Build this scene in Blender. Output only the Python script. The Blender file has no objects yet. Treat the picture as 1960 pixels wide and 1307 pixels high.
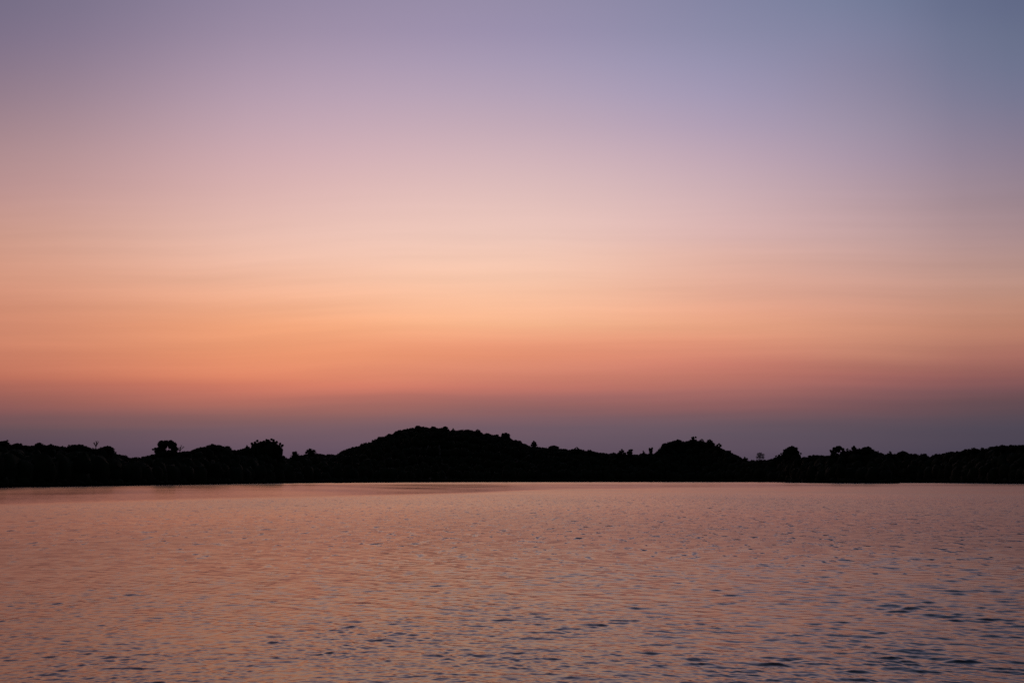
import bpy, math, random
import numpy as np
from mathutils import Vector

rng = np.random.default_rng(11)
random.seed(11)
scene = bpy.context.scene
COL = scene.collection

# ------------------------------------------------------------------ camera
CAM_H = 2.0
FPX = 1960 * 35 / 36.0                       # focal length in photograph pixels
HORIZON_Y = 917.0
PITCH = math.atan((HORIZON_Y - 653.5) / FPX)
cam_data = bpy.data.cameras.new("camera")
cam_data.lens = 35
cam_data.sensor_width = 36
cam_data.clip_start = 0.1
cam_data.clip_end = 20000
cam = bpy.data.objects.new("camera", cam_data)
COL.objects.link(cam)
cam.location = (0, 0, CAM_H)
cam.rotation_euler = (math.pi / 2 + PITCH, 0, 0)
scene.camera = cam
scene.view_settings.view_transform = 'Standard'
scene.view_settings.look = 'None'
scene.view_settings.exposure = 0.0
scene.view_settings.gamma = 1.0
scene.render.film_transparent = False
scene.cycles.use_denoising = False
scene.cycles.max_bounces = 4
scene.cycles.glossy_bounces = 3
scene.cycles.diffuse_bounces = 1


def sight(x, y):
    """direction (X/Y, Z/Y) of a photograph pixel as seen from the viewpoint"""
    u = (x - 980.0) / FPX
    v = (653.5 - y) / FPX
    c, s = math.cos(PITCH), math.sin(PITCH)
    Y = c - v * s
    Z = s + v * c
    return u / Y, Z / Y


def elev_az(x, y):
    a, b = sight(x, y)
    return math.atan2(b, math.hypot(a, 1.0)), math.atan2(a, 1.0)


def lin(c):
    return tuple((v / 255 / 12.92) if v <= 10.3 else (((v / 255) + 0.055) / 1.055) ** 2.4 for v in c)


# ------------------------------------------------------------------ twilight sky
SUN_EL, SUN_ROT = math.radians(-3.0), math.radians(-6.0)
SKY_TOP_DEG = 90.0
SKY = [
 (30, [(0,(122,112,136)),(60,(130,116,139)),(150,(146,125,142)),(220,(162,134,144)),(300,(180,144,146)),(360,(190,148,145)),(440,(206,156,140)),
       (520,(214,154,130)),(600,(211,140,112)),(660,(206,130,102)),(700,(196,117,94)),(720,(188,109,90)),(740,(172,100,88)),(760,(154,92,86)),(780,(134,84,86)),(800,(114,79,86)),(825,(93,74,86)),(850,(84,70,86)),(917,(66,60,76))]),
 (500,[(0,(147,134,160)),(60,(156,140,164)),(150,(175,153,173)),(220,(190,162,176)),(300,(207,171,176)),(360,(218,178,175)),(440,(232,189,176)),
       (500,(238,188,166)),(560,(241,179,147)),(620,(238,162,120)),(680,(231,146,107)),(720,(222,132,101)),(740,(207,118,97)),(760,(180,106,95)),(780,(152,96,93)),(800,(128,89,94)),(825,(106,83,97)),(850,(97,80,98)),(917,(78,70,90))]),
 (980,[(0,(148,139,167)),(60,(154,143,172)),(150,(172,157,181)),(220,(188,165,181)),(300,(208,178,184)),(380,(225,190,185)),(450,(236,197,184)),
       (520,(244,197,172)),(580,(248,189,154)),(625,(247,179,138)),(640,(240,165,128)),(655,(230,151,117)),(680,(226,142,110)),(700,(218,136,110)),(720,(205,124,104)),(740,(190,112,100)),(760,(165,101,97)),(780,(138,92,96)),(800,(117,86,97)),(825,(102,83,99)),(850,(94,80,98)),(917,(80,72,92))]),
 (1460,[(0,(129,131,161)),(60,(136,136,165)),(150,(152,146,175)),(220,(166,152,177)),(300,(186,162,177)),(380,(203,172,176)),(450,(213,174,170)),
       (500,(221,173,158)),(560,(222,165,144)),(600,(226,160,132)),(630,(227,158,126)),(660,(213,138,113)),(700,(194,118,104)),(720,(180,109,99)),(740,(161,99,95)),(760,(142,91,94)),(780,(125,83,90)),(800,(104,79,91)),(825,(88,77,94)),(850,(84,74,92)),(917,(70,65,84))]),
 (1700,[(0,(117,124,153)),(60,(126,128,157)),(150,(138,132,158)),(220,(151,141,163)),(300,(166,147,165)),(380,(182,154,161)),(450,(194,159,157)),
       (520,(203,157,144)),(580,(207,150,130)),(630,(207,143,117)),(680,(183,120,102)),(720,(160,97,93)),(740,(140,88,90)),(760,(121,81,88)),(780,(106,75,85)),(800,(90,72,86)),(825,(79,71,88)),(850,(75,69,87)),(917,(63,60,79))]),
 (1930,[(0,(99,107,136)),(60,(106,113,140)),(150,(115,118,145)),(220,(128,122,146)),(300,(143,128,146)),(380,(157,134,143)),(450,(171,140,141)),
       (520,(183,143,132)),(580,(190,138,118)),(630,(188,128,106)),(680,(163,103,93)),(720,(138,86,86)),(740,(118,77,83)),(760,(101,72,81)),(780,(88,68,80)),(800,(77,66,81)),(825,(69,65,83)),(850,(65,63,81)),(917,(56,55,73))]),
]
world = bpy.data.worlds.new("World")
scene.world = world
world.use_nodes = True
nt = world.node_tree
nt.nodes.clear()
N, L = nt.nodes.new, nt.links.new


def math_node(op, a, b=None, c=None, clamp=False):
    n = N('ShaderNodeMath')
    n.operation = op
    n.use_clamp = clamp
    for i, v in enumerate((a, b, c)):
        if v is None:
            continue
        if isinstance(v, (int, float)):
            n.inputs[i].default_value = v
        else:
            L(v, n.inputs[i])
    return n.outputs[0]


tc = N('ShaderNodeTexCoord')
nrm = N('ShaderNodeVectorMath'); nrm.operation = 'NORMALIZE'
L(tc.outputs['Generated'], nrm.inputs[0])
sep = N('ShaderNodeSeparateXYZ')
L(nrm.outputs[0], sep.inputs[0])
elev = math_node('ARCSINE', sep.outputs['Z'])
azim = math_node('ARCTAN2', sep.outputs['X'], sep.outputs['Y'])


ahead = math_node('MAXIMUM', math_node('ABSOLUTE', sep.outputs['Y']), 0.3)


def streak(scale_az, scale_el, amount, detail=3.0, seed=0.0):
    cmb = N('ShaderNodeCombineXYZ')
    L(math_node('MULTIPLY', math_node('DIVIDE', sep.outputs['X'], ahead), scale_az), cmb.inputs[0])
    tilted = math_node('MULTIPLY_ADD', sep.outputs['X'], -0.012, sep.outputs['Z'])
    bend = N('ShaderNodeTexNoise')                     # the cloud layers sag and rise a little along their length
    bend.inputs['Scale'].default_value = 3.0
    bend.inputs['Detail'].default_value = 2.0
    L(nrm.outputs[0], bend.inputs['Vector'])
    wavy = math_node('MULTIPLY_ADD', bend.outputs['Fac'], 0.025, math_node('DIVIDE', tilted, ahead))
    L(math_node('MULTIPLY', wavy, scale_el), cmb.inputs[1])
    cmb.inputs[2].default_value = seed
    nz = N('ShaderNodeTexNoise')
    nz.inputs['Scale'].default_value = 1.0
    nz.inputs['Detail'].default_value = detail
    nz.inputs['Roughness'].default_value = 0.5
    L(cmb.outputs[0], nz.inputs['Vector'])
    return math_node('MULTIPLY', math_node('SUBTRACT', nz.outputs['Fac'], 0.5), amount)


# thin stratus streaks: strongest low down, gone by 25 degrees
low = math_node('SUBTRACT', 1.0, math_node('DIVIDE', elev, math.radians(17)), clamp=True)
warp = math_node('ADD', streak(2.4, 58, 0.016, 3.0, 3.1), streak(1.2, 12, 0.008, 2.0, 9.7))
elw = math_node('ADD', elev, math_node('MULTIPLY', warp, low))
fac = math_node('DIVIDE', elw, math.radians(SKY_TOP_DEG), clamp=True)
ABOVE = [(36, 0.66), (48, 0.42), (65, 0.30), (90, 0.24)]          # degrees, share of the colour at the top of the view
YS = [0, 60, 120, 180, 240, 300, 350, 400, 450, 490, 530, 570, 600, 625, 640, 655, 680, 700, 720, 740, 760, 780, 800, 825, 850, 917]
KX = np.array([x for x, _ in SKY], float)
KC = np.array([[[np.interp(y, [q for q, _ in st], [c[k] for _, c in st]) for k in range(3)] for y in YS] for _, st in SKY])
KC = np.concatenate([np.clip(KC[:1] - 0.30 * (KC[1:2] - KC[:1]), 5, 250), KC, np.clip(KC[-1:] + 0.22 * (KC[-1:] - KC[-2:-1]), 5, 250)])
KX = np.concatenate([[-170.0], KX, [2130.0]])


def sky_column(x):
    """smooth (cubic) blend of the observed sky colours between bearings"""
    i = int(np.clip(np.searchsorted(KX, x) - 1, 0, len(KX) - 2))
    t = (x - KX[i]) / (KX[i + 1] - KX[i])
    m = np.gradient(KC, KX, axis=0)
    h = KX[i + 1] - KX[i]
    v = ((2*t**3 - 3*t**2 + 1) * KC[i] + (t**3 - 2*t**2 + t) * h * m[i] + (-2*t**3 + 3*t**2) * KC[i + 1] + (t**3 - t**2) * h * m[i + 1])
    return [(y, tuple(np.clip(c, 1, 254))) for y, c in zip(YS, v)]


prev = None
prev_az = None
for x in np.linspace(-150, 2110, 20):
    stops = sky_column(x)
    ramp = N('ShaderNodeValToRGB')
    ramp.color_ramp.interpolation = 'LINEAR'
    pts = []
    for y, c in stops:
        e, a = elev_az(x, y)
        pts.append((e / math.radians(SKY_TOP_DEG), lin(c)))
    topc = lin(stops[0][1])
    for d, k in ABOVE:
        pts.append((d / SKY_TOP_DEG, (topc[0] * k * 0.85, topc[1] * k * 0.95, topc[2] * k)))
    pts.sort()
    cr = ramp.color_ramp
    while len(cr.elements) > 1:
        cr.elements.remove(cr.elements[-1])
    for i, (p, c) in enumerate(pts):
        el = cr.elements[0] if i == 0 else cr.elements.new(min(1, max(0, p)))
        el.position = min(1, max(0, p))
        el.color = (*c, 1)
    L(fac, ramp.inputs[0])
    az_here = math.atan2((x - 980) / FPX, 1.0 / math.cos(PITCH) * 1.0)
    if prev is None:
        prev = ramp.outputs[0]
    else:
        mr = N('ShaderNodeMapRange')
        mr.interpolation_type = 'LINEAR'
        mr.inputs['From Min'].default_value = prev_az
        mr.inputs['From Max'].default_value = az_here
        L(azim, mr.inputs['Value'])
        mx = N('ShaderNodeMix'); mx.data_type = 'RGBA'
        L(mr.outputs[0], mx.inputs[0])
        L(prev, mx.inputs[6]); L(ramp.outputs[0], mx.inputs[7])
        prev = mx.outputs[2]
    prev_az = az_here
# away from the afterglow the sky falls to dark slate
off = math_node('ABSOLUTE', math_node('ADD', azim, 0.02))
mr = N('ShaderNodeMapRange'); mr.interpolation_type = 'SMOOTHSTEP'
mr.inputs['From Min'].default_value = math.radians(28)
mr.inputs['From Max'].default_value = math.radians(75)
L(off, mr.inputs['Value'])
high = math_node('SUBTRACT', 1.0, math_node('DIVIDE', elev, math.radians(70)), clamp=True)
mx = N('ShaderNodeMix'); mx.data_type = 'RGBA'
L(math_node('MULTIPLY', mr.outputs[0], high), mx.inputs[0])
L(prev, mx.inputs[6])
mx.inputs[7].default_value = (0.012, 0.015, 0.028, 1)
# the streaks are a touch duller than the clear air between them
win = math_node('MULTIPLY', low, math_node('DIVIDE', elev, math.radians(4)), clamp=True)
dull = math_node('MULTIPLY_ADD', math_node('MULTIPLY', streak(2.6, 64, 0.22, 4.0, 21.0), win), 1.0, 1.0)
dm = N('ShaderNodeVectorMath'); dm.operation = 'SCALE'
L(mx.outputs[2], dm.inputs[0]); L(dull, dm.inputs['Scale'])
bg = N('ShaderNodeBackground')
L(dm.outputs[0], bg.inputs['Color'])
bg.inputs['Strength'].default_value = 1.0
# the physical sky of a sun just under the horizon, as a faint addition
skt = N('ShaderNodeTexSky')
skt.sky_type = 'NISHITA'
skt.sun_disc = False
skt.sun_elevation = SUN_EL
skt.sun_rotation = SUN_ROT
bg2 = N('ShaderNodeBackground')
L(skt.outputs[0], bg2.inputs['Color'])
bg2.inputs['Strength'].default_value = 0.05
add = N('ShaderNodeAddShader')
L(bg.outputs[0], add.inputs[0]); L(bg2.outputs[0], add.inputs[1])
wo = N('ShaderNodeOutputWorld')
L(add.outputs[0], wo.inputs['Surface'])


# ------------------------------------------------------------------ helpers
def tag(o, label=None, cat=None, group=None, kind=None):
    if label: o['label'] = label
    if cat: o['category'] = cat
    if group: o['group'] = group
    if kind: o['kind'] = kind
    return o


def mesh_np(name, verts, faces, mat, parent=None, smooth=False):
    """verts (n,3), faces (m,k) with k = 3 or 4"""
    me = bpy.data.meshes.new(name)
    verts = np.asarray(verts, np.float32)
    faces = np.asarray(faces, np.int32)
    m, k = faces.shape
    me.vertices.add(len(verts)); me.vertices.foreach_set('co', verts.ravel())
    me.loops.add(m * k); me.loops.foreach_set('vertex_index', faces.ravel())
    me.polygons.add(m)
    me.polygons.foreach_set('loop_start', np.arange(0, m * k, k, dtype=np.int32))
    if smooth:
        me.polygons.foreach_set('use_smooth', np.ones(m, bool))
    me.update(calc_edges=True)
    me.materials.append(mat)
    o = bpy.data.objects.new(name, me)
    COL.objects.link(o)
    if parent is not None:
        o.parent = parent
    return o


def principled(name, build):
    m = bpy.data.materials.new(name)
    m.use_nodes = True
    t = m.node_tree
    p = t.nodes['Principled BSDF']
    build(t, p)
    return m


def noisy_colour(c1, c2, scale, rough=0.9):
    def b(t, p):
        tcn = t.nodes.new('ShaderNodeTexCoord')
        nz = t.nodes.new('ShaderNodeTexNoise')
        nz.inputs['Scale'].default_value = scale
        nz.inputs['Detail'].default_value = 4
        t.links.new(tcn.outputs['Object'], nz.inputs['Vector'])
        r = t.nodes.new('ShaderNodeValToRGB')
        r.color_ramp.elements[0].position = 0.35; r.color_ramp.elements[0].color = (*c1, 1)
        r.color_ramp.elements[1].position = 0.65; r.color_ramp.elements[1].color = (*c2, 1)
        t.links.new(nz.outputs['Fac'], r.inputs[0])
        t.links.new(r.outputs[0], p.inputs['Base Color'])
        p.inputs['Roughness'].default_value = rough
        p.inputs['Specular IOR Level'].default_value = 0.05
    return b


M_LEAF = principled('dark_foliage', noisy_colour((0.006, 0.010, 0.005), (0.012, 0.018, 0.008), 0.25))
M_NEEDLE = principled('needle_foliage', noisy_colour((0.008, 0.015, 0.010), (0.016, 0.026, 0.016), 0.4))
M_BARK = principled('bark', noisy_colour((0.020, 0.016, 0.012), (0.045, 0.036, 0.028), 1.5))
M_SOIL = principled('forest_floor', noisy_colour((0.014, 0.012, 0.008), (0.022, 0.024, 0.012), 0.05))
M_REED = principled('reeds', noisy_colour((0.014, 0.016, 0.008), (0.028, 0.028, 0.014), 0.8))

# ------------------------------------------------------------------ shoreline and skyline, read as bearings
WATERLINE = [(-500, 936), (-200, 932.5), (0, 931.3), (70, 930.4), (150, 929.6), (220, 928.6), (300, 927.6), (400, 926.2), (500, 925.0),
             (600, 924.0), (700, 923.3), (850, 922.6), (1000, 922.1), (1150, 921.8), (1340, 921.7), (1500, 922.3), (1530, 923.3),
             (1600, 924.2), (1700, 924.6), (1714, 924.4), (1716, 923.2), (1780, 923.5), (1870, 924.3), (1960, 925.2), (2150, 926.5), (2500, 930)]
SKYLINE = [(-500, 846), (-200, 850), (-60, 846), (0,843),(3,841),(7,841),(12,846),(14,849),(25,849),(35,848),(37,851),(50,850.5),(61,850),(64,847),(78,847),(82,851),
 (95,850),(108,850),(112,853),(125,853),(132,851),(142,850),(150,849),(158,850),(165,854),(172,857),(184,857),(192,854),(200,853),
 (210,852),(213,860),(217,866),(228,868),(237,870),(245,874),(258,872),(262,874),(270,872),(280,871),(290,868),(300,866),(340,864),
 (352,861),(356,860),(362,862),(370,857),(380,855),(390,853),(396,849),(410,849),(416,850),(425,852),(432,851),(438,855),(442,859),
 (450,860),(458,858),(465,856),(471,852),(475,855),(485,858),(500,860),(530,862),(538,869),(545,874),(550,877),(556,875),(566,874),(575,870),
 (580,868),(605,867),(617,867),(620,869),(632,867),(640,868),(648,866),(655,860),(663,858),(672,854),(680,853),(688,850),(695,847),
 (702,847),(710,842),(720,838),(726,833),(735,834),(745,828),(752,828),(757,823),(765,821),(775,820),(785,818),(795,814),(805,815),
 (812,815),(820,817),(828,815),(838,818),(845,817),(852,816),(860,823),(866,820),(870,823),(880,822),(890,821),(900,821),(910,823),
 (915,822),(925,829),(935,828),(943,832),(948,830),(957,834),(963,831),(970,832),(976,836),(980,840),(985,840),(992,842),(997,846),
 (1005,848),(1012,851),(1030,853),(1038,855),(1050,855),(1055,852),(1065,852),(1072,857),(1085,858),(1092,859),(1098,857),(1104,856),
 (1110,858),(1117,859),(1122,862),(1128,860),(1137,862),(1145,864),(1155,865),(1162,867),(1170,866),(1178,865),(1185,866),(1200,868),
 (1215,868),(1225,868),(1232,864),(1240,867),(1253,867),(1258,864),(1264,857),(1268,852),(1275,848),(1280,845),(1290,842),(1296,841),
 (1305,840),(1310,843),(1318,842),(1324,841),(1335,842),(1342,842),(1348,842),(1352,846),(1356,842),(1362,842),(1368,846),(1372,852),
 (1378,853),(1382,855),(1388,859),(1395,862),(1400,862),(1404,867),(1410,869),(1416,871),(1422,877),(1428,876),(1432,879),(1442,879),
 (1470,878),(1480,877),(1485,874),(1497,872),(1535,872),(1543,873),(1550,871),(1560,869),(1570,869),(1580,870),(1590,870),(1616,868),(1622,864),
 (1628,859),(1634,861),(1642,859),(1650,856),(1658,854),(1665,854),(1672,858),(1680,860),(1690,864),(1697,868),(1702,866),(1710,865),(1716,868),
 (1722,865),(1730,863),(1738,864),(1745,867),(1755,867),(1762,869),(1770,868),(1778,870),(1782,874),(1788,870),(1795,868),(1805,867),
 (1812,864),(1825,863),(1835,862),(1845,863),(1850,858),(1865,857),(1878,857),(1885,856),(1892,857),(1896,853),(1905,853),(1915,853),
 (1922,850),(1932,852),(1937,849),(1945,850),(1960,850),(2100,846),(2500,848)]
WLX, WLY = np.array(WATERLINE, float).T
SKX, SKY_Y = np.array(SKYLINE, float).T


def shore_dist(x):
    y = float(np.interp(x, WLX, WLY))
    return -CAM_H / sight(x, y)[1]


def at(x, Y, y=None):
    """world point on the bearing of photograph column x at depth Y"""
    a, b = sight(x, HORIZON_Y if y is None else y)
    a0 = sight(x, HORIZON_Y)[0]
    return a0 * Y, Y, (CAM_H + b * Y if y is not None else 0.0)


def ridge_depth(x):
    """how far behind the shore the skyline trees stand"""
    d = shore_dist(x)
    k = math.exp(-((x - 830) / 190.0) ** 2)
    return d + 45 + 330 * k + 60 * math.exp(-((x - 1330) / 60.0) ** 2)


def sky_z(x, Y):
    y = float(np.interp(x, SKX, SKY_Y))
    return at(x, Y, y)[2]


def ground_z(x, Y):
    """height of the land behind the shore"""
    d, r = shore_dist(x), ridge_depth(x)
    # smooth skyline, less a full-grown tree
    xs = np.array([x + o for o in (-60, -30, 0, 30, 60)], float)
    top = float(np.mean([sky_z(q, r) for q in xs]))
    crest = max(1.2, top - 13.0)
    t = min(1.0, max(0.0, (Y - d - 4) / max(1.0, r - d)))
    t = t * t * (3 - 2 * t)
    return 0.5 + (crest - 0.5) * t


# ------------------------------------------------------------------ land
def build_land():
    xs = np.arange(-1300, 3301, 8.0)
    xs = np.sort(np.concatenate([xs, [1714.0, 1716.5]]))
    fr = [-3.0, 0.0, 1.5, 6, 14, 25, 40, 60, 85, 120, 170, 240, 330, 430, 600, 1000, 2000]
    V, F = [], []
    for x in xs:
        d = shore_dist(x)
        k = (ridge_depth(x) - d) / 120.0
        for j, f in enumerate(fr):
            Y = d + (f if j < 4 else f * max(1.0, k))
            X, _, _ = at(x, Y)
            if j == 0: z = -0.8
            elif j == 1: z = 0.05
            elif j == 2: z = 0.35
            else:
                z = ground_z(x, Y) + 0.25 * math.sin(X * 0.11) * math.cos(Y * 0.07)
            V.append((X, Y, z))
    n = len(fr)
    for i in range(len(xs) - 1):
        for j in range(n - 1):
            F.append((i * n + j, (i + 1) * n + j, (i + 1) * n + j + 1, i * n + j + 1))
    o = mesh_np('far_shore', V, F, M_SOIL, smooth=True)
    tag(o, 'low black bank and wooded rise of land along the far side of the lake', 'shore', kind='structure')


build_land()


# ------------------------------------------------------------------ foliage: many leaf clumps
def leaf_quads(P, size, r, flat=0.5):
    """one randomly turned, slightly bent leaf-clump quad at each point"""
    n = len(P)
    a = r.normal(size=(n, 3)); a[:, 2] *= flat
    a /= np.linalg.norm(a, axis=1)[:, None] + 1e-9
    b = np.cross(a, r.normal(size=(n, 3)))
    b /= np.linalg.norm(b, axis=1)[:, None] + 1e-9
    s = (size * r.uniform(0.55, 1.35, n))[:, None]
    w = s * r.uniform(0.35, 0.8, n)[:, None]
    V = np.stack([P - a * s * 0.5, P + b * w * 0.5 - a * s * 0.05, P + a * s * 0.5, P - b * w * 0.5 + a * s * 0.1], 1)
    return V.reshape(-1, 3)


def quads(n):
    return np.arange(n * 4).reshape(-1, 4)


_ico = None


def lump(c, rad, r, rough=0.25):
    """an uneven low closed body under the leaves, so a crown is dense inside"""
    th = np.linspace(0, math.pi, 7); ph = np.linspace(0, 2 * math.pi, 9)[:-1]
    V = []
    k = 1 + rough * (r.random((7, 8)) - 0.5) * 2
    for i, t in enumerate(th):
        for j, p in enumerate(ph):
            kk = k[i, j] if 0 < i < 6 else k[i, 0]
            V.append((c[0] + rad[0] * kk * math.sin(t) * math.cos(p), c[1] + rad[1] * kk * math.sin(t) * math.sin(p), c[2] + rad[2] * kk * math.cos(t)))
    F = []
    for i in range(6):
        for j in range(8):
            F.append((i * 8 + j, i * 8 + (j + 1) % 8, (i + 1) * 8 + (j + 1) % 8, (i + 1) * 8 + j))
    return np.array(V), np.array(F)


class Bag:
    def __init__(self): self.V, self.F, self.n = [], [], 0
    def add(self, V, F):
        self.V.append(np.asarray(V, float)); self.F.append(np.asarray(F) + self.n); self.n += len(V)
    def out(self): return np.concatenate(self.V), np.concatenate(self.F)


def blob_points(c, rad, n, r, shell=0.55):
    d = r.normal(size=(n, 3)); d /= np.linalg.norm(d, axis=1)[:, None]
    q = (shell + (1 - shell) * r.random(n))[:, None]
    return np.asarray(c) + d * q * np.asarray(rad)


def wood_crown(bag, X, Y, ztop, ru, r, leaves=70, leaf=0.9, hk=1.15):
    """one crown of the far wood: core plus three or four leafy lobes under its top"""
    rz = ru * hk
    c = np.array([X, Y, ztop - rz])
    bag.add(*lump(c, (ru * 0.80, ru * 0.80, rz * 0.86), r, 0.22))
    pts = [blob_points(c, (ru, ru, rz), leaves // 2, r, 0.75)]
    for _ in range(4):
        o = r.normal(size=3); o[2] = abs(o[2]); o /= np.linalg.norm(o)
        lr = ru * r.uniform(0.3, 0.5)
        pts.append(blob_points(c + o * np.array([ru, ru, rz]) * 0.72, (lr, lr, lr * 0.9), leaves // 8, r, 0.3))
    P = np.concatenate(pts)
    P[:, 2] = np.minimum(P[:, 2], ztop + 0.3)
    bag.add(leaf_quads(P, leaf, r), quads(len(P)))


def wood(name, label, x0, x1, seed):
    r = np.random.default_rng(seed)
    bag = Bag()
    x = x0
    # the skyline row: every crown touches the traced outline
    while x < x1:
        D = ridge_depth(x)
        px = r.uniform(5.0, 10.0)
        ru = px * D / FPX * r.uniform(0.75, 1.1)
        # top under the lowest neighbouring outline so the crown does not overshoot
        tops = min(sky_z(x - px * 0.35, D), sky_z(x, D) , sky_z(x + px * 0.35, D))
        top = 0.5 * tops + 0.5 * sky_z(x, D)
        X, Y, _ = at(x, D + r.uniform(-5, 5))
        wood_crown(bag, X, Y, top - r.uniform(0, 0.35), ru, r, 120, 0.0017 * D * 0.62 + 0.35)
        wood_crown(bag, X, Y, top - ru * 1.3, max(ru * 1.25, 3.2), r, 40, 1.0)
        wood_crown(bag, X, Y, top - ru * 1.3 - 4.5, 4.2, r, 24, 1.0)
        x += px * r.uniform(0.55, 0.85)
    # rows in front, down to the bank, and one behind
    for row in range(7):
        t = (row + 0.4) / 7.0
        x = x0 + r.uniform(0, 6)
        while x < x1:
            d, D0 = shore_dist(x), ridge_depth(x)
            Yc = d + 5 + (D0 - d - 5) * t + r.uniform(-4, 4)
            zg = ground_z(x, Yc)
            h = r.uniform(9, 14) * (0.72 + 0.28 * t)
            zt = min(zg + h, CAM_H + (sky_z(x, D0) - CAM_H) * Yc / D0 - 1.2)
            ru = r.uniform(3.2, 5.2)
            X, Y, _ = at(x, Yc)
            for k in range(4):
                zk = zt - k * ru * 1.35
                if zk < zg + 0.5: break
                wood_crown(bag, X + r.normal() * 0.5, Y, zk, ru * (1 + 0.1 * k), r, 44 if k == 0 else 16, 0.95)
            x += ru * FPX / Yc * r.uniform(1.0, 1.5)
    V, F = bag.out()
    o = mesh_np(name, V, F, M_LEAF)
    tag(o, label, 'wood', kind='stuff')


wood('shore_wood', 'dense black wood along the near left shore, up to the notch beside the spiky tree', -1150, 551, 21)
wood('hill_wood', 'unbroken black wood covering the long central hill and its right-hand slope', 551, 1250, 22)
wood('knoll_wood', 'black wood piled on the rounded knoll right of the central hill', 1250, 1440, 23)
wood('low_wood', 'low black wood along the right-hand shore, rising gently to the right edge', 1440, 3150, 24)


# bushes and reeds at the water's edge
def build_brush():
    r = np.random.default_rng(5)
    bag = Bag()
    x = -1200.0
    while x < 3200:
        d = shore_dist(x)
        h = r.uniform(1.2, 3.4)
        X, Y, _ = at(x, d + r.uniform(0.5, 3.0))
        ru = r.uniform(1.2, 2.6)
        P = blob_points((X, Y, h * 0.42), (ru, 1.4, h * 0.6), 46, r, 0.1)
        P[:, 2] = np.maximum(P[:, 2], 0.02)
        bag.add(leaf_quads(P, 0.75, r), quads(len(P)))
        bag.add(*lump((X, Y + 0.6, h * 0.3), (ru * 1.1, 1.4, h * 0.55), r, 0.2))
        x += ru * FPX / d * r.uniform(0.8, 1.1)
    V, F = bag.out()
    o = mesh_np('shore_brush', V, F, M_LEAF)
    tag(o, 'low black brush hanging along the waterline under the far woods', 'brush', kind='stuff')
    # reed clumps in the shallows on the left
    B = Bag()
    for _ in range(34):
        x = r.uniform(-100, 330)
        d = shore_dist(x) - r.uniform(0.5, 16) * r.random()
        n = int(r.uniform(50, 150))
        w = r.uniform(1.0, 6.0)
        X, Y, _ = at(x, d)
        bx = X + r.normal(size=n) * w * 0.5; by = Y + r.normal(size=n) * 0.5
        hh = r.uniform(0.15, 0.6, n); lean = r.normal(size=(n, 2)) * 0.12
        V = np.zeros((n, 4, 3))
        for k, (s, t) in enumerate(((-1, 0), (1, 0), (0.4, 1), (-0.4, 1))):
            V[:, k, 0] = bx + s * 0.035 + lean[:, 0] * t
            V[:, k, 1] = by + lean[:, 1] * t
            V[:, k, 2] = -0.1 + (hh + 0.1) * t
        B.add(V.reshape(-1, 3), quads(n))
    V, F = B.out()
    o = mesh_np('reeds', V, F, M_REED)
    tag(o, 'dark reed tufts standing in the shallows off the left shore', 'reeds', kind='stuff')


build_brush()


# ------------------------------------------------------------------ single trees that break the skyline
def tube(bag, p0, p1, r0, r1, seg=6):
    p0, p1 = Vector(p0), Vector(p1)
    ax = (p1 - p0)
    if ax.length < 1e-5: return
    ax.normalize()
    u = ax.orthogonal().normalized(); v = ax.cross(u)
    V = []
    for p, rr in ((p0, r0), (p1, r1)):
        for k in range(seg):
            a = 2 * math.pi * k / seg
            V.append(tuple(p + u * (rr * math.cos(a)) + v * (rr * math.sin(a))))
    F = [(k, (k + 1) % seg, seg + (k + 1) % seg, seg + k) for k in range(seg)]
    bag.add(V, F)


def bare_branches(bag, p, d, ln, rad, depth, r, spread=0.5):
    q = p + d * ln
    tube(bag, p, q, rad, rad * 0.62, 5)
    if depth == 0: return
    for k in range(3 if depth > 1 else 2):
        nd = (d + Vector(r.normal(size=3)) * spread); nd.z = abs(nd.z) * 0.9 + 0.15; nd.normalize()
        bare_branches(bag, p + d * ln * r.uniform(0.55, 1.0), nd, ln * r.uniform(0.55, 0.8), max(0.035, rad * 0.55), depth - 1, r, spread)


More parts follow.
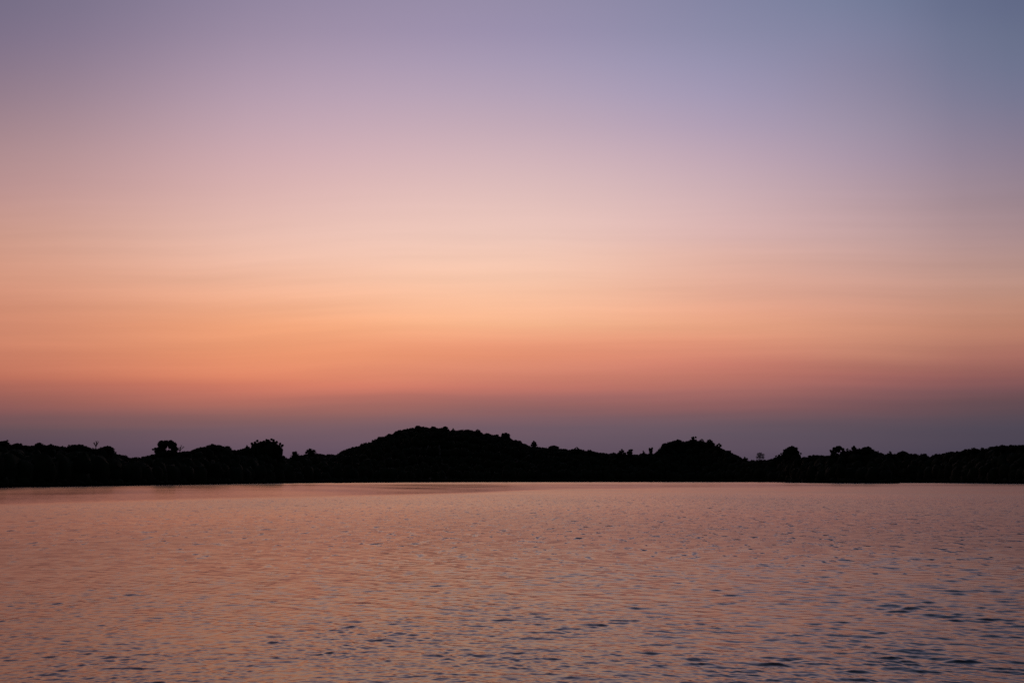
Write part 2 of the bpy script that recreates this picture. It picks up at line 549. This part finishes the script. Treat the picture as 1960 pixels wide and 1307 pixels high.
def single_tree(name, x, ytop, wpx, ybase, style, label, cat='tree', off=-6.0, seed=0, parts=None):
    """x: column of its axis, ytop/ybase: rows of its top and of where its crown leaves the wood, wpx: crown width"""
    r = np.random.default_rng(1000 + seed + int(x))
    D = ridge_depth(x) + off
    px = D / FPX
    X, Y, ztop = at(x, D, ytop)
    zg = ground_z(x, D) - 0.2
    base = Vector((X, Y, zg))
    root = bpy.data.objects.new(name, None)
    COL.objects.link(root)
    root.location = base
    root.empty_display_size = 1
    tag(root, label, cat, 'trees breaking the skyline of the far shore')
    H = ztop - zg
    W = wpx * px
    cb = max(0.15 * H, at(x, D, ybase)[2] - zg - 3.0)      # crown bottom
    tb = Bag(); cbag = Bag()
    leaf = 0.0011 * D * 0.6 + 0.22
    if style == 'bare':
        cb = at(x, D, ybase)[2] - zg + 0.3
        tube(tb, (0, 0, -0.5), (0, 0, cb), 0.26, 0.15, 8)
        h = H - cb
        for k in range(5):
            a = (0.15, math.pi - 0.2, 1.3, 3.9, 5.6)[k] + r.uniform(-.2, .2)
            lean = (0.55, 0.62, 0.16, 0.40, 0.35)[k]
            d = Vector((math.cos(a) * lean, math.sin(a) * lean * 0.6, 1)).normalized()
            bare_branches(cbag, Vector((0, 0, cb - 0.3)), d, h * (0.44, 0.40, 0.46, 0.36, 0.40)[k], 0.12, 3, r, 0.26)
        V, F = tb.out(); mesh_np('trunk', V, F, M_BARK, root)
        V, F = cbag.out()
        mesh_np('branches', V, F, M_BARK, root)
        return root
    top_of_trunk = cb + (H - cb) * 0.6
    segs = 5
    pts = [Vector((0, 0, -0.5))]
    for k in range(1, segs + 1):
        pts.append(Vector((r.normal() * 0.12 * k, r.normal() * 0.12 * k, top_of_trunk * k / segs)))
    for k in range(segs):
        tube(tb, pts[k], pts[k + 1], 0.34 * (1 - 0.16 * k), 0.34 * (1 - 0.16 * (k + 1)), 8)
    V, F = tb.out(); mesh_np('trunk', V, F, M_BARK, root)
    lb = Bag()
    cz = (cb + H) / 2; hz = (H - cb) / 2
    blobs = []
    if style == 'round':
        blobs.append(((0, 0, cz - hz * .06), (W * .46, W * .46, hz * .92)))
        for k in range(11):
            a = r.uniform(0, 2 * math.pi); t = r.uniform(-0.5, 1.0)
            q = math.sqrt(max(0, 1 - t * t))
            s = W * r.uniform(.13, .20)
            blobs.append(((q * math.cos(a) * (W / 2 - s * .9), q * math.sin(a) * (W / 2 - s * .9), cz + t * (hz - s * .75)), (s, s, s * .8)))
        dens = 1.0
    elif style == 'holed':       # ring of clumps round gaps where the sky shows through
        for k, t in enumerate(np.linspace(-0.35, math.pi + 0.35, 8)):
            s = W * r.uniform(.15, .19)
            blobs.append(((math.cos(t) * W * .34, r.normal() * W * .06, cb + hz * .95 + math.sin(t) * hz * .78), (s * 1.05, s, s)))
        blobs.append(((W * .22, 0, cz - hz * .1), (W * .2, W * .2, hz * .55)))
        blobs.append(((-W * .27, 0, cz - hz * .25), (W * .18, W * .18, hz * .5)))
        blobs.append(((W * .02, 0, cz - hz * .72), (W * .42, W * .2, hz * .42)))
        dens = 1.0
    elif style == 'spiky':       # ragged crown with upright leaders
        blobs.append(((0, 0, cz - hz * .12), (W * .47, W * .47, hz * .86)))
        for k in range(21):
            a = -0.15 + (math.pi + 0.3) * (k + r.uniform(-.3, .3)) / 20
            rr_ = r.uniform(.76, .93)
            s = W * r.uniform(.05, .08)
            blobs.append(((math.cos(a) * W * .5 * rr_, r.normal() * W * .15, cz - hz * .1 + math.sin(a) * hz * 1.02 * rr_), (s, s, s * 2.0)))
        dens = 1.2
    elif style == 'flat':        # broad flat-topped crown
        for k in range(7):
            s = W * r.uniform(.17, .22)
            blobs.append((((k / 6 - .5) * W * .66, r.normal() * W * .12, H - s * .8 - abs(k / 6 - .5) * hz * .5), (s * 1.2, s, s * .75)))
        blobs.append(((-W * .16, 0, cz - hz * .1), (W * .22, W * .22, hz * .8)))
        blobs.append(((W * .24, 0, cz - hz * .1), (W * .17, W * .17, hz * .8)))
        dens = 1.0
    elif style == 'conic':
        for k in range(7):
            t = k / 6
            s = W * (.48 - .36 * t ** 1.15)
            blobs.append(((r.normal() * W * .03, r.normal() * W * .03, cb + (H - cb) * (.06 + .84 * t)), (s, s, hz * .24)))
        dens = 1.1
    elif style == 'conifer':     # tiers of drooping boughs
        for k in range(5):
            t = k / 4
            s = W * (.5 - .37 * t)
            z = cb + (H - cb) * (.05 + .82 * t)
            for m in range(6):
                a = m * math.pi / 3 + k
                blobs.append(((math.cos(a) * s * .62, math.sin(a) * s * .62, z - s * .08), (s * .42, s * .42, hz * .10)))
            blobs.append(((0, 0, z), (s * .3, s * .3, hz * .25)))
        dens = 1.0
    elif style == 'column':      # narrow, two-pronged
        for k in range(5):
            blobs.append(((-W * .1, 0, cb + (H - cb) * (.1 + .18 * k)), (W * .30, W * .30, hz * .2)))
        blobs.append(((-W * .26, 0, H - hz * .2), (W * .16, W * .16, hz * .2)))
        blobs.append(((W * .24, 0, H - hz * .24), (W * .16, W * .16, hz * .22)))
        dens = 1.2
    elif style == 'sparse':      # thin crown, sky showing through
        for k in range(9):
            a = r.uniform(0, 2 * math.pi); t = r.uniform(-.7, .9); q = math.sqrt(1 - t * t) * r.uniform(.3, 1)
            s = W * r.uniform(.20, .28)
            blobs.append(((q * math.cos(a) * W * .28, q * math.sin(a) * W * .3, cz + t * hz * .7), (s, s, s * .9)))
        dens = 0.5
    if isinstance(style, list):  # clumps read off the photograph: column, row, radius; depth is the tree's own
        for (bx, by, br) in style:
            s = br * px
            c = Vector(at(x, D, by)) + Vector(((bx - x) * px, 0, 0)) - base
            s *= 1.08
            blobs.append(((c.x, r.normal() * min(0.25 * W, 1.5), c.z), (s, s * 1.1, s)))
        dens = 0.95 if 'see-through' in label else 1.3
    solid = isinstance(style, list) and dens > 1 or style not in ('sparse', 'conifer') and not isinstance(style, list)
    for c, rad in blobs:
        vol = (rad[0] * rad[2]) / (leaf * leaf)
        n = int(max(14, min(900, vol * 16 * dens)))
        P = blob_points(c, rad, n, r, 0.25 if not solid else 0.45)
        lb.add(leaf_quads(P, leaf, r), quads(n))
        if solid and min(rad) > 0.3:
            lb.add(*lump(c, tuple(v * (.86 if isinstance(style, list) else .68) for v in rad), r, .25))
        # a limb out to each clump
        tube(lb, (pts[3].x, pts[3].y, min(pts[3].z, c[2])), c, 0.11, 0.04, 5)
    V, F = lb.out()
    V[:, 2] = np.minimum(V[:, 2], H + 0.15)
    mesh_np('crown', V, F, M_NEEDLE if style in ('conifer', 'conic') else M_LEAF, root)
    return root


TREES = [
 # name, x, ytop, width, ybase, style, label
 ('broadleaf_tree', 6, 840, 18, 852, 'round', 'round-topped tree cut by the left edge of the view, left end of the skyline'),
 ('broadleaf_tree', 71, 846, 17, 854, 'flat', 'small flat-topped tree bump on the level skyline between the left edge and the leafless tree'),
 ('broadleaf_tree', 149, 848, 20, 857, 'round', 'low rounded tree just left of the leafless tree'),
 ('bare_tree', 180, 842, 15, 855, 'bare', 'leafless dead tree with thin forked branches against the sky on the left shore'),
 ('broadleaf_tree', 202, 852, 22, 862, 'flat', 'square-shouldered tree just right of the leafless dead tree, before the skyline drops'),
 ('broadleaf_tree', 317, 842, 46, 873, [(306,850,7),(313,848,6.5),(323,848,6.5),(330,852,6),(332.5,860,6),(327,860,5),(322,869,7),(300,858,6),(305,861,7),(296,863,4.5),(292.5,860,2),(306,870,8),(333,868,6),(315,872,7),(300,871,7),(320,865,4.5),(308,854,5),(324,854,5),(310,864,5.5),(326,866,4),(294.5,864,3),(296,859,3),(328,856,4)], 'large round-headed tree with patches of sky showing through its crown, left shore'),
 ('bare_tree', 342, 850, 15, 864, 'bare', 'thin twiggy tree leaning out right of the tree with holes in its crown'),
 ('broadleaf_tree', 403, 848, 30, 860, 'round', 'broad domed tree midway between the holed crown and the spiky tree'),
 ('broadleaf_tree', 470, 851, 13, 862, 'conic', 'small pointed tree touching the left side of the spiky tree'),
 ('broadleaf_tree', 511, 839, 58, 878, [(512,864,16),(499,862,12),(525,864,12),(510,852,9),(520,852,8),(498,853,6),(490,860,8),(531,868,8),(485,867,7),(529,857,6),(482,849,2.4),(486,847,2.6),(492,844,2.6),(498,847,2.6),(506,842,2.6),(511,843,2.6),(516,840.5,2.4),(522,843,2.6),(527,846,2.6),(531.5,849,2.6),(536,853,2.6),(539,851.5,1.8),(537,859,2.6),(536,865,2.8),(538,873,4),(480,856,2.6),(542,876,4),(489,852,5),(484,853,4),(494,851,5.5),(485,860,6),(503,848,5),(536,861,3.5),(534,855,3.5)], 'big ragged tree with many spiky leaders, just left of the notch in the skyline'),
 ('broadleaf_tree', 545, 873, 10, 880, 'round', 'tiny tree at the bottom of the notch right of the spiky tree'),
 ('broadleaf_tree', 564, 863, 24, 880, 'round', 'smooth ball-shaped tree, first tree right of the notch in the skyline'),
 ('broadleaf_tree', 594, 857, 26, 874, 'round', 'lumpy tree with a stepped left side, second tree right of the notch'),
 ('broadleaf_tree', 727, 833, 9, 842, 'round', 'small tree standing up halfway along the left slope of the central hill'),
 ('broadleaf_tree', 698, 846, 12, 855, 'round', 'low tree on the lower left slope of the central hill'),
 ('broadleaf_tree', 799, 813, 18, 824, 'round', 'tree crowning the very top of the central hill'),
 ('broadleaf_tree', 828, 815, 15, 824, 'round', 'rounded tree just right of the hilltop tree'),
 ('broadleaf_tree', 851, 815, 18, 826, 'round', 'rounded tree at the right end of the flat hilltop, before a small dip'),
 ('broadleaf_tree', 867, 819, 9, 828, 'round', 'little tree right of the small dip in the hilltop'),
 ('broadleaf_tree', 897, 819, 12, 829, 'sparse', 'thin-crowned tree on the hilltop, sky showing between its twigs'),
 ('broadleaf_tree', 914, 821, 12, 830, 'spiky', 'ragged little tree where the hilltop begins to fall to the right'),
 ('broadleaf_tree', 935, 827, 16, 838, 'round', 'rounded tree on the upper right slope of the hill, left of the tall blocky one'),
 ('broadleaf_tree', 951, 830, 12, 842, 'round', 'small round tree directly left of the tall blocky tree on the right slope'),
 ('broadleaf_tree', 967, 828, 17, 846, [(963,832,3.5),(968,831,3.5),(973,833,3.5),(966,837,5),(972,838,5),(968,843,6)], 'tall blocky tree standing highest on the right slope of the central hill'),
 ('broadleaf_tree', 986, 839, 13, 850, 'round', 'small round tree a step below the tall blocky tree on the hill'),
 ('broadleaf_tree', 994, 842, 12, 853, 'spiky', 'small ragged tree between the blocky tree and the little pine'),
 ('pine_tree', 1021, 842, 14, 855, [(1022,845,2.2),(1020,848,2.4),(1024.5,848,2.4),(1018,851.5,2.4),(1026,851.5,2.4),(1022,852,3.5),(1022,857,4)], 'little pine with tiered boughs standing clear at the foot of the hill slope'),
 ('broadleaf_tree', 1060, 851, 20, 861, 'flat', 'flat-topped tree on the long low ridge right of the little pine'),
 ('broadleaf_tree', 1104, 855, 13, 864, 'spiky', 'small ragged tree halfway down the long low ridge'),
 ('broadleaf_tree', 1128, 859, 12, 868, 'round', 'small rounded tree near the lower end of the long low ridge'),
 ('pine_tree', 1191, 858, 13, 871, [(1191,860.5,1.8),(1187,864,2),(1194,863.5,2.4),(1190,866,4),(1196,868,3),(1186,868,3)], 'thin pointed tree, left one of the pair left of the narrow two-pronged tree'),
 ('broadleaf_tree', 1207, 859, 12, 871, [(1209,861,2.2),(1205,862,2),(1204,866,3),(1208,866,3.5),(1211.5,861,1.8),(1206,870,4)], 'upswept tree, right one of the pair left of the narrow two-pronged tree'),
 ('broadleaf_tree', 1232, 862, 13, 871, 'conic', 'little pointed tree touching the left of the narrow two-pronged tree'),
 ('broadleaf_tree', 1247, 855, 9, 871, [(1244.7,858.7,2.1),(1248.8,857.7,2.1),(1244.7,861,2.1),(1248.8,860,2.1),(1245,862,2.2),(1248.5,862,2.2),(1246.5,866,3.4),(1247,870,4)], 'narrow two-pronged tree at the left foot of the rounded knoll'),
 ('broadleaf_tree', 1274, 847, 14, 858, 'spiky', 'ragged tree on the left shoulder of the rounded knoll'),
 ('broadleaf_tree', 1298, 839, 20, 852, 'round', 'wide rounded tree on the knoll left of its tallest pine'),
 ('pine_tree', 1329, 835, 14, 850, [(1329,837.5,2.5),(1326,838,1.8),(1333,837,2),(1329,841,3.2),(1324,845,4),(1334,845,4),(1329,849,6)], 'tallest pine with a forked tip at the top of the rounded knoll'),
 ('broadleaf_tree', 1345, 839, 12, 850, 'spiky', 'ragged tree just right of the forked pine on the knoll'),
 ('broadleaf_tree', 1360, 840, 17, 854, 'round', 'tufted rounded tree on the right shoulder of the knoll'),
 ('broadleaf_tree', 1378, 847, 9, 859, [(1378,850,2),(1375,852,2.2),(1380,853,2.5),(1377,857,4)], 'small thin tree poking out of the knoll\'s right slope'),
 ('broadleaf_tree', 1397, 859, 10, 869, 'round', 'small tree lower on the knoll\'s right slope, below the thin one'),
 ('broadleaf_tree', 1428, 873, 12, 883, 'round', 'last little tree at the right foot of the knoll'),
 ('broadleaf_tree', 1456, 865, 20, 884, [(1452,870,4),(1457,868.5,4),(1461,871,4),(1456,874,5),(1450,875,3),(1462,876,3.5)], 'faint see-through tree standing alone right of the knoll'),
 ('broadleaf_tree', 1491, 868, 15, 882, 'round', 'low round tree leaning against the left of the big pointed tree'),
 ('broadleaf_tree', 1516, 852, 38, 880, [(1519,857,4),(1517.5,854.5,2),(1513,859,4.6),(1524,860,4.5),(1508,862,4.5),(1517,865,9),(1504,867,5),(1502,861.5,1.7),(1528,866,4.6),(1533,868,1.8),(1501,873,4),(1499,868,1.8),(1532,873,3.4),(1509,874,9),(1524,875,9)], 'big broad tree with a pointed top standing above the low wood right of the knoll'),
 ('broadleaf_tree', 1605, 853, 28, 872, [(1592.5,862,2),(1597,859,3.6),(1603,858,4.6),(1610,857.5,4.4),(1615,860,3.4),(1617,865,3.6),(1600,865,4.8),(1598,871,5),(1604,872,4),(1617,870,4),(1612,873,3.4),(1606,862,3.4),(1604.5,867,3),(1613.5,866.5,2.6),(1609,862,4),(1609,871,3.5)], 'flat umbrella-topped tree with a gap of sky under it, right shore'),
 ('broadleaf_tree', 1626, 857, 14, 870, 'round', 'small round tree between the umbrella-topped tree and the pointed one'),
 ('pine_tree', 1638, 852, 10, 868, [(1638,854.5,2.2),(1636,858,3),(1640,858.5,3),(1638,863,5)], 'slim pointed tree right of the umbrella-topped tree'),
 ('broadleaf_tree', 1662, 853, 24, 866, 'round', 'broad rounded tree right of the slim pointed tree'),
 ('broadleaf_tree', 1706, 863, 14, 874, 'round', 'small round tree in the dip right of the broad rounded tree'),
 ('broadleaf_tree', 1731, 862, 26, 874, 'round', 'wide low dome of a tree left of the last notch in the skyline'),
 ('broadleaf_tree', 1773, 867, 16, 877, 'round', 'small round tree on the left side of the last notch before the right edge'),
 ('broadleaf_tree', 1793, 867, 20, 878, 'round', 'low round tree on the right side of the last notch before the right edge'),
 ('broadleaf_tree', 1883, 855, 11, 864, 'round', 'small tree on the slope rising to the right edge'),
 ('broadleaf_tree', 1923, 849, 12, 858, 'round', 'topmost tree bump near the right edge, on the rising wood'),
]
for i, (nm, x, yt, w, yb, st, lb) in enumerate(TREES):
    single_tree(nm, x, yt, w, yb, st, lb, seed=i)


# ------------------------------------------------------------------ the lake
def build_water():
    r = np.random.default_rng(3)
    # rows: dense where the view needs them
    dep = np.linspace(470, 3.2, 1150)                 # photograph pixels under the horizon
    rows = CAM_H * FPX / dep * 0.985
    rows = np.concatenate([np.geomspace(0.6, 6.9, 60), rows[rows > 7.0], [1400, 2200, 4000]])
    ang = np.radians(np.concatenate([np.arange(-180, -64, 4.0), np.linspace(-63, -36.1, 330), np.linspace(-36, 36, 2100), np.linspace(36.1, 63, 330), np.arange(66, 180, 4.0)]))
    R, A = np.meshgrid(rows, ang, indexing='ij')
    X = R * np.sin(A); Y = R * np.cos(A)
    nr, na = R.shape
    gap_r = np.gradient(rows)[:, None] * np.ones_like(R)
    gap_a = np.abs(R * np.gradient(ang)[None, :])
    gap = np.maximum(gap_r, gap_a)
    deg = np.degrees(A)
    # two wave families: long-crested on the right, short and broken on the left
    right = np.clip(0.5 + deg / 50, 0, 1)
    right = right * right * (3 - 2 * right)
    # calmer sheet of water further out, ruffled again close under the far shore
    wob = 1 + 0.05 * np.sin(X * 0.05 + 1.0) + 0.03 * np.sin(X * 0.17)
    inner = np.interp(deg, [-28, -11, -2.4, 6.6, 15, 28], [84, 106, 136, 205, 260, 300]) * wob
    sheet = np.clip((R - inner) / (inner * 0.18), 0, 1) * np.clip((430 - R) / 25, 0, 1)
    strength = np.interp(deg, [-28, -2, 7, 16, 28], [0.55, 0.38, 0.32, 0.28, 0.25])
    strength = strength * (0.85 + 0.25 * np.sin(X * 0.03 + 2.0) * np.sin(X * 0.071 + Y * 0.01))
    # cat's-paws break the calm sheet into streaks
    paw = np.sin(X / 9.0 + 1.3 * np.sin(Y / 31.0)) * np.sin(Y / 13.0 + X / 57.0) + 0.6 * np.sin(X / 3.7 + Y / 11.0)
    strength = np.clip(strength * (0.97 + 0.14 * paw), 0, 0.8)
    energy = 1 - sheet * strength
    # gusts: rough and smooth patches of a metre to tens of metres
    g = np.zeros_like(R)
    for k in range(26):
        lam = 0.5 * (9 / 0.5) ** (k / 25)
        th = r.uniform(0, math.pi)
        w = np.clip((lam / gap - 2.5) / 3.0, 0, 1)
        g += w * np.sin(2 * math.pi / lam * (X * math.sin(th) + Y * math.cos(th)) + r.uniform(0, 6.28))
    g = g / math.sqrt(13)
    gust = np.exp(0.24 * g - 0.03)
    Z = np.zeros_like(R); DX = np.zeros_like(R); DY = np.zeros_like(R); lost = np.zeros_like(R)
    n = 90
    for fam in range(2):
        for k in range(n):
            u = (k + r.random()) / n
            if fam == 0:
                lam = 0.045 * (0.32 / 0.045) ** u
                th = r.normal() * 0.9
                slope = SLOPE_L * math.sqrt(2.0 / n)
                w = (1 - 0.65 * right)
            else:
                lam = 0.06 * (0.62 / 0.06) ** u
                th = 0.38 + r.normal() * 0.48
                slope = SLOPE_R * math.sqrt(2.0 / n)
                w = 0.32 + 0.68 * right
            kk = 2 * math.pi / lam
            amp = slope / kk
            res = np.clip((lam / gap - 2.5) / 3.0, 0, 1)
            kx, ky = kk * math.sin(th), kk * math.cos(th)
            ph = kx * X + ky * Y + r.uniform(0, 2 * math.pi)
            aw = amp * w * gust * res * energy
            Z += aw * np.cos(ph)
            s = aw * np.sin(ph) * 0.8
            DX += s * math.sin(th); DY += s * math.cos(th)
            lost += (slope * w) ** 2 / 2 * (1 - res ** 2)
    rms = np.sqrt(lost * 0.22 ** 2 + 0.012 ** 2) * energy * (0.8 + 0.2 * gust)
    rms = np.maximum(rms, 0.0075)
    V = np.stack([X - DX, Y - DY, Z], -1).reshape(-1, 3)
    idx = np.arange(nr * na).reshape(nr, na)
    nxt = np.roll(idx, -1, axis=1)
    F = np.stack([idx[:-1], nxt[:-1], nxt[1:], idx[1:]], -1).reshape(-1, 4)[:, ::-1]
    o = mesh_np('lake_water', V, F, M_WATER, smooth=True)
    for nm, val in (('ripple_roughness', np.sqrt(1.41 * rms)), ('lean', energy ** 2 * np.clip((R - 20) / 60, 0, 1) * np.interp(deg, [0, 28], [1, 0.55])), ('fine_amount', energy * np.clip(1.15 - R / 200, 0.12, 1)), ('unresolved', np.clip((gap - 0.03) / 0.10, 0, 1) * np.clip(1 - sheet * 1.2, 0, 1) * np.interp(deg, [-28, 0, 12, 28], [0.4, 0.65, 1.0, 1.0]) * np.clip((160 - R) / 60, 0, 1))):
        t = o.data.attributes.new(nm, 'FLOAT', 'POINT')
        t.data.foreach_set('value', val.reshape(-1).astype(np.float32))
    tag(o, 'rippled lake water reflecting the pink and orange dusk sky', 'lake', kind='structure')


def water_nodes(t, p):
    n, l = t.nodes.new, t.links.new

    def m(op, a, b=None, c=None):
        q = n('ShaderNodeMath'); q.operation = op
        for i, v in enumerate((a, b, c)):
            if v is None: continue
            if isinstance(v, (int, float)): q.inputs[i].default_value = v
            else: l(v, q.inputs[i])
        return q.outputs[0]

    def noise(sx, sy, rot, detail=2, rough=0.5):
        mp = n('ShaderNodeMapping')
        mp.inputs['Scale'].default_value = (sx, sy, 1)
        mp.inputs['Rotation'].default_value = (0, 0, rot)
        l(geo.outputs['Position'], mp.inputs['Vector'])
        nz = n('ShaderNodeTexNoise')
        nz.inputs['Scale'].default_value = 1.0
        nz.inputs['Detail'].default_value = detail
        nz.inputs['Roughness'].default_value = rough
        l(mp.outputs[0], nz.inputs['Vector'])
        return nz.outputs['Fac']

    p.inputs['Base Color'].default_value = (0.006, 0.010, 0.016, 1)
    p.inputs['IOR'].default_value = 1.333
    geo = n('ShaderNodeNewGeometry')
    rr = n('ShaderNodeAttribute'); rr.attribute_name = 'ripple_roughness'
    un = n('ShaderNodeAttribute'); un.attribute_name = 'unresolved'
    # steeper wavelets in the middle distance, leaning towards the near shore
    a = m('MAXIMUM', m('SUBTRACT', noise(1.7, 0.7, 0.25, 3), 0.60), 0.0)
    b = m('MAXIMUM', m('SUBTRACT', noise(4.2, 1.8, 0.1, 2), 0.59), 0.0)
    tilt = m('MULTIPLY', m('MULTIPLY', m('ADD', a, b), un.outputs['Fac']), MID_TILT)
    # ripples of every size down to a few millimetres
    fa = n('ShaderNodeAttribute'); fa.attribute_name = 'fine_amount'
    fk = m('MULTIPLY', fa.outputs['Fac'], FINE_TILT)
    fine = m('MULTIPLY', m('SUBTRACT', noise(1.3, 1.1, 0.2, 9, 0.72), 0.5), fk)
    cb = n('ShaderNodeCombineXYZ')
    l(m('MULTIPLY', m('SUBTRACT', noise(1.3, 1.3, 1.1, 8, 0.72), 0.5), fk), cb.inputs[0])
    # seen edge-on, only the wave faces turned to the near shore show
    ln = n('ShaderNodeAttribute'); ln.attribute_name = 'lean'
    faces = m('MULTIPLY', m('MULTIPLY', noise(1.2, 0.6, 0.1, 5, 0.7), LEAN), ln.outputs['Fac'])
    l(m('SUBTRACT', m('SUBTRACT', fine, tilt), faces), cb.inputs[1])
    ad = n('ShaderNodeVectorMath'); l(geo.outputs['Normal'], ad.inputs[0]); l(cb.outputs[0], ad.inputs[1])
    nm = n('ShaderNodeVectorMath'); nm.operation = 'NORMALIZE'; l(ad.outputs[0], nm.inputs[0])
    l(nm.outputs[0], p.inputs['Normal'])
    streaks = m('MULTIPLY_ADD', m('SUBTRACT', noise(0.06, 0.03, 0.0, 4), 0.5), 0.9, 1.0)
    l(m('MULTIPLY', rr.outputs['Fac'], streaks), p.inputs['Roughness'])


SLOPE_L, SLOPE_R = 0.086, 0.102
MID_TILT, FINE_TILT = 3.4, 0.18
LEAN = 0.11
M_WATER = principled('lake_water', water_nodes)
build_water()
